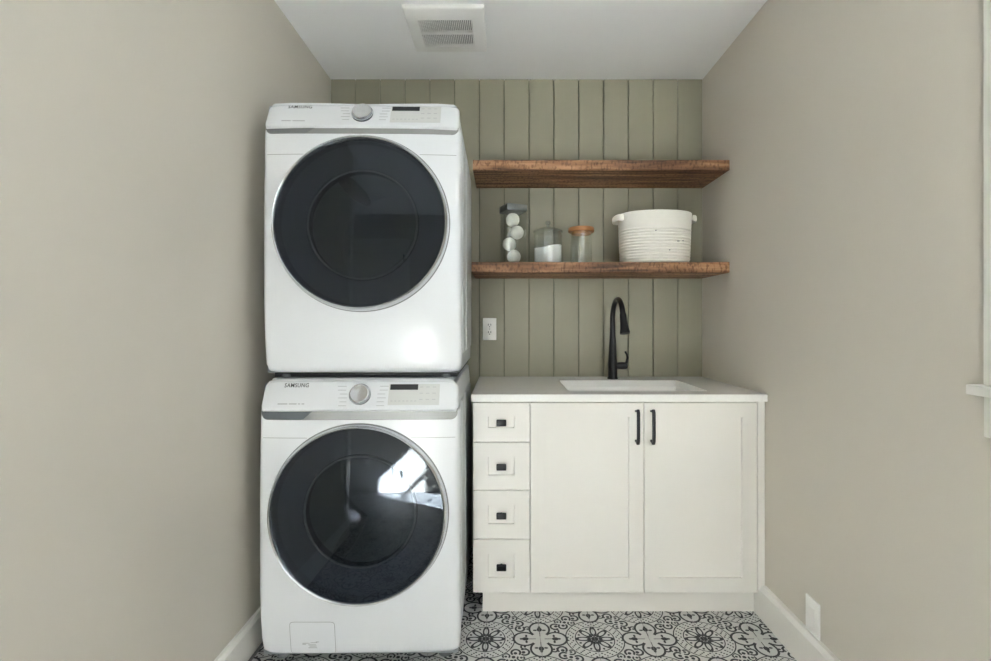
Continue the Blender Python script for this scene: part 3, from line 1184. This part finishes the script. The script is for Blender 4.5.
for bxx, byy, bz, wh in ballspots:
    bm = bmesh.new()
    bmesh.ops.create_icosphere(bm, subdivisions=4, radius=BR)
    ph = random.uniform(0, 6)
    for v in bm.verts:
        n_ = v.co.normalized()
        v.co *= 1 + .012 * math.sin(7 * n_.x + ph) * math.cos(6 * n_.y + 2 * ph) + .008 * math.sin(13 * n_.z + ph)
    o = obj('dryer_ball', bm, 'wool', loc=(can.location.x + bxx, can.location.y + byy, ZS + bz), smooth=80)
    tag(o, 'white wool dryer ball in the square canister, ' + wh, 'dryer ball', 'wool balls in the square canister')

# round jar with powder
jx, jy, JR = .2145, 2.44, .0705
jar = thing('powder_jar', 'round glass jar with a knobbed lid half full of white powder', 'jar', (jx, jy, ZS + .0004))
bm = bmesh.new()
lathe(bm, [(.002, 0), (JR - .006, 0), (JR, .006), (JR, .141), (JR - .003, .149), (JR - .003, .157), (JR - .006, .157), (JR - .0065, .149), (JR - .0035, .141), (JR - .0035, .010), (JR - .008, .006), (.002, .006)], 48, cap0=True, cap1=True)
obj('glass_body', bm, 'glass', jar, smooth=40)
bm = bmesh.new()
lathe(bm, [(JR - .004, .1575), (JR + .002, .1585), (JR + .002, .164), (JR - .006, .169), (JR - .03, .178), (.018, .184), (.008, .187), (.007, .194), (.012, .199), (.0135, .206), (.010, .213), (.001, .215)], 48, cap0=True, cap1=True)
obj('lid', bm, thin_glass('lid_glass', (0.82, 0.84, 0.83, 1), 1.7, .05), jar, smooth=40)
bm = bmesh.new()
n = 40
rp = JR - .0042
rings = [[((rp - .006) * math.cos(2 * PI * i / n), (rp - .006) * math.sin(2 * PI * i / n), .0068) for i in range(n)],
         [(rp * math.cos(2 * PI * i / n), rp * math.sin(2 * PI * i / n), .011) for i in range(n)]]
for f in (1.0, .8, .6, .4, .2, .02):
    rings.append([(rp * f * math.cos(2 * PI * i / n), rp * f * math.sin(2 * PI * i / n),
                   .088 + .010 * f * math.cos(2 * PI * i / n - .4) + .0025 * math.sin(5 * f + 3 * 2 * PI * i / n) * f) for i in range(n)])
skin_rings(bm, rings, True, True, True)
pw = obj('laundry_powder', bm, 'powder', loc=(jx, jy, ZS + .0006), smooth=60)
pw['kind'] = 'stuff'
tag(pw, 'white laundry powder heaped inside the round jar', 'powder')

# empty jar with wooden lid
kx, ky, KR = .3765, 2.44, .0515
kj = thing('wood_lid_jar', 'empty straight glass jar with an orange-brown wooden lid', 'jar', (kx, ky, ZS + .0004))
bm = bmesh.new()
lathe(bm, [(.002, 0), (KR - .004, 0), (KR, .005), (KR, .156), (KR - .003, .158), (KR - .0035, .154), (KR - .0035, .009), (KR - .007, .006), (.002, .006)], 48, cap0=True, cap1=True)
obj('glass_body', bm, 'glass', kj, smooth=40)
bm = bmesh.new()
lathe(bm, [(KR - .006, .148), (KR - .005, .1585), (KR + .009, .1588), (KR + .0115, .162), (KR + .0115, .176), (KR + .009, .180), (.002, .1805)], 48, cap0=True, cap1=True)
obj('lid', bm, 'lidwood', kj, smooth=40)

# rope basket
bk = thing('rope_basket', 'cream coiled cotton rope basket with two side handles', 'basket', (.7425, 2.470, ZS + .0004))
BH = .246
bm = bmesh.new()
prof = [(.02, .002), (.93 * .172 - .012, .002)]
zz = 0.004
NC = 12
zcoil = .172


def brad(z):
    return .1665 + .0095 * (z / BH) - .010 * max(0, 1 - z / .03) ** 2


for c_ in range(NC):
    for q in range(5):
        f = q / 5
        z = .004 + (zcoil - .004) * (c_ + f) / NC
        prof.append((brad(z) + .0054 * math.sin(PI * f) - .0030, z))
for q in range(9):
    z = zcoil + (BH - zcoil) * q / 8
    prof.append((brad(z) + (.0010 if q else .0), z))
prof += [(brad(BH) - .003, BH + .003), (brad(BH) - .008, BH), (brad(BH) - .009, BH - .02), (brad(.02) - .009, .014), (.02, .012)]
lathe(bm, prof, 72, sx=1.0, sy=.74, cap0=True, cap1=True, p=2.25)
obj('woven_body', bm, 'rope', bk, smooth=45)
for s in (-1, 1):
    bm = bmesh.new()
    rings = []
    hh = .016 if s < 0 else .015
    for q in range(17):
        a = -1 + 2 * q / 16
        yy = a * .060
        ext = (.170 + .028 * math.sqrt(max(0, 1 - abs(a) ** 3.2))) if s < 0 else (.170 + .022 * math.sqrt(max(0, 1 - abs(a) ** 3.2)))
        zc_ = BH - .019 - (.004 if s > 0 else 0)
        th_ = .006
        ring = []
        for w in range(12):
            b_ = 2 * PI * w / 12
            ring.append((s * (ext + th_ * math.cos(b_)), yy, zc_ + hh * math.copysign(abs(math.sin(b_)) ** .6, math.sin(b_))))
        rings.append(ring)
    skin_rings(bm, rings, True, True, True)
    obj('handle', bm, 'rope', bk, smooth=50)
for px_, pz_, wl in ((-.031, .151, .007), (.103, .106, .006), (.078, .103, .012), (.035, .060, .006)):
    # small dark stitches on the front of the weave
    rr_ = brad(pz_) + .0006
    a_ = rr_ * (1 - (abs(px_) / rr_) ** 2.25) ** (1 / 2.25) * .74
    obj('stitch', bx(px_ - wl / 2, px_ + wl / 2, -a_ - .0022, -a_ + .004, pz_ - .0017, pz_ + .0017, bevel=.0006, seg=1), 'charcoal_and_shade', bk)

# ------------------------------------------------------------------ wall plates
outl = thing('electrical_outlet', 'white double electrical outlet on the green board wall', 'outlet', (-.0755, YB, 1.143))
obj('cover_plate', bx(-.0355, .0355, -.006, -.0002, -.058, .058, bevel=.0025, seg=2), 'plate', outl)
for s in (-1, 1):
    sdfo = rrect_sdf(0, s * .0195, .0165, .0140, (.010,) * 4)
    f = obj('socket', panel(sdfo, (0, s * .0195), angles(40), er=.0008, depth=.003, nr=2, yfun=lambda x, z: -.0078), 'plate', outl, smooth=40)
    for xx in (-.0065, .0065):
        obj('slot', bx(xx - .0014, xx + .0014, -.0086, -.0066, s * .0195 - .001, s * .0195 + .0085), 'black', f, smooth=0)
    bm = bmesh.new()
    lathe(bm, [(.0024, -.0066), (.0024, -.0086)], 12, 0, s * .0195 - .0075, axis='y', cap0=True, cap1=True)
    obj('slot', bm, 'black', f, smooth=0)
bm = bmesh.new()
lathe(bm, [(.0026, -.0055), (.0026, -.0072)], 12, 0, 0, axis='y', cap0=True, cap1=True)
obj('screw', bm, 'silver', outl)

bp_ = thing('wall_plate', 'white rectangular wall plate low on the right wall', 'wall plate', (XR, 1.686, .187))
obj('cover_plate', bx(-.007, -.0002, -.037, .037, -.059, .059, bevel=.0025, seg=2), 'plate', bp_)
obj('blank_insert', bx(-.0082, -.0060, -.0165, .0165, -.033, .033, bevel=.0008, seg=1), 'plate', bp_)
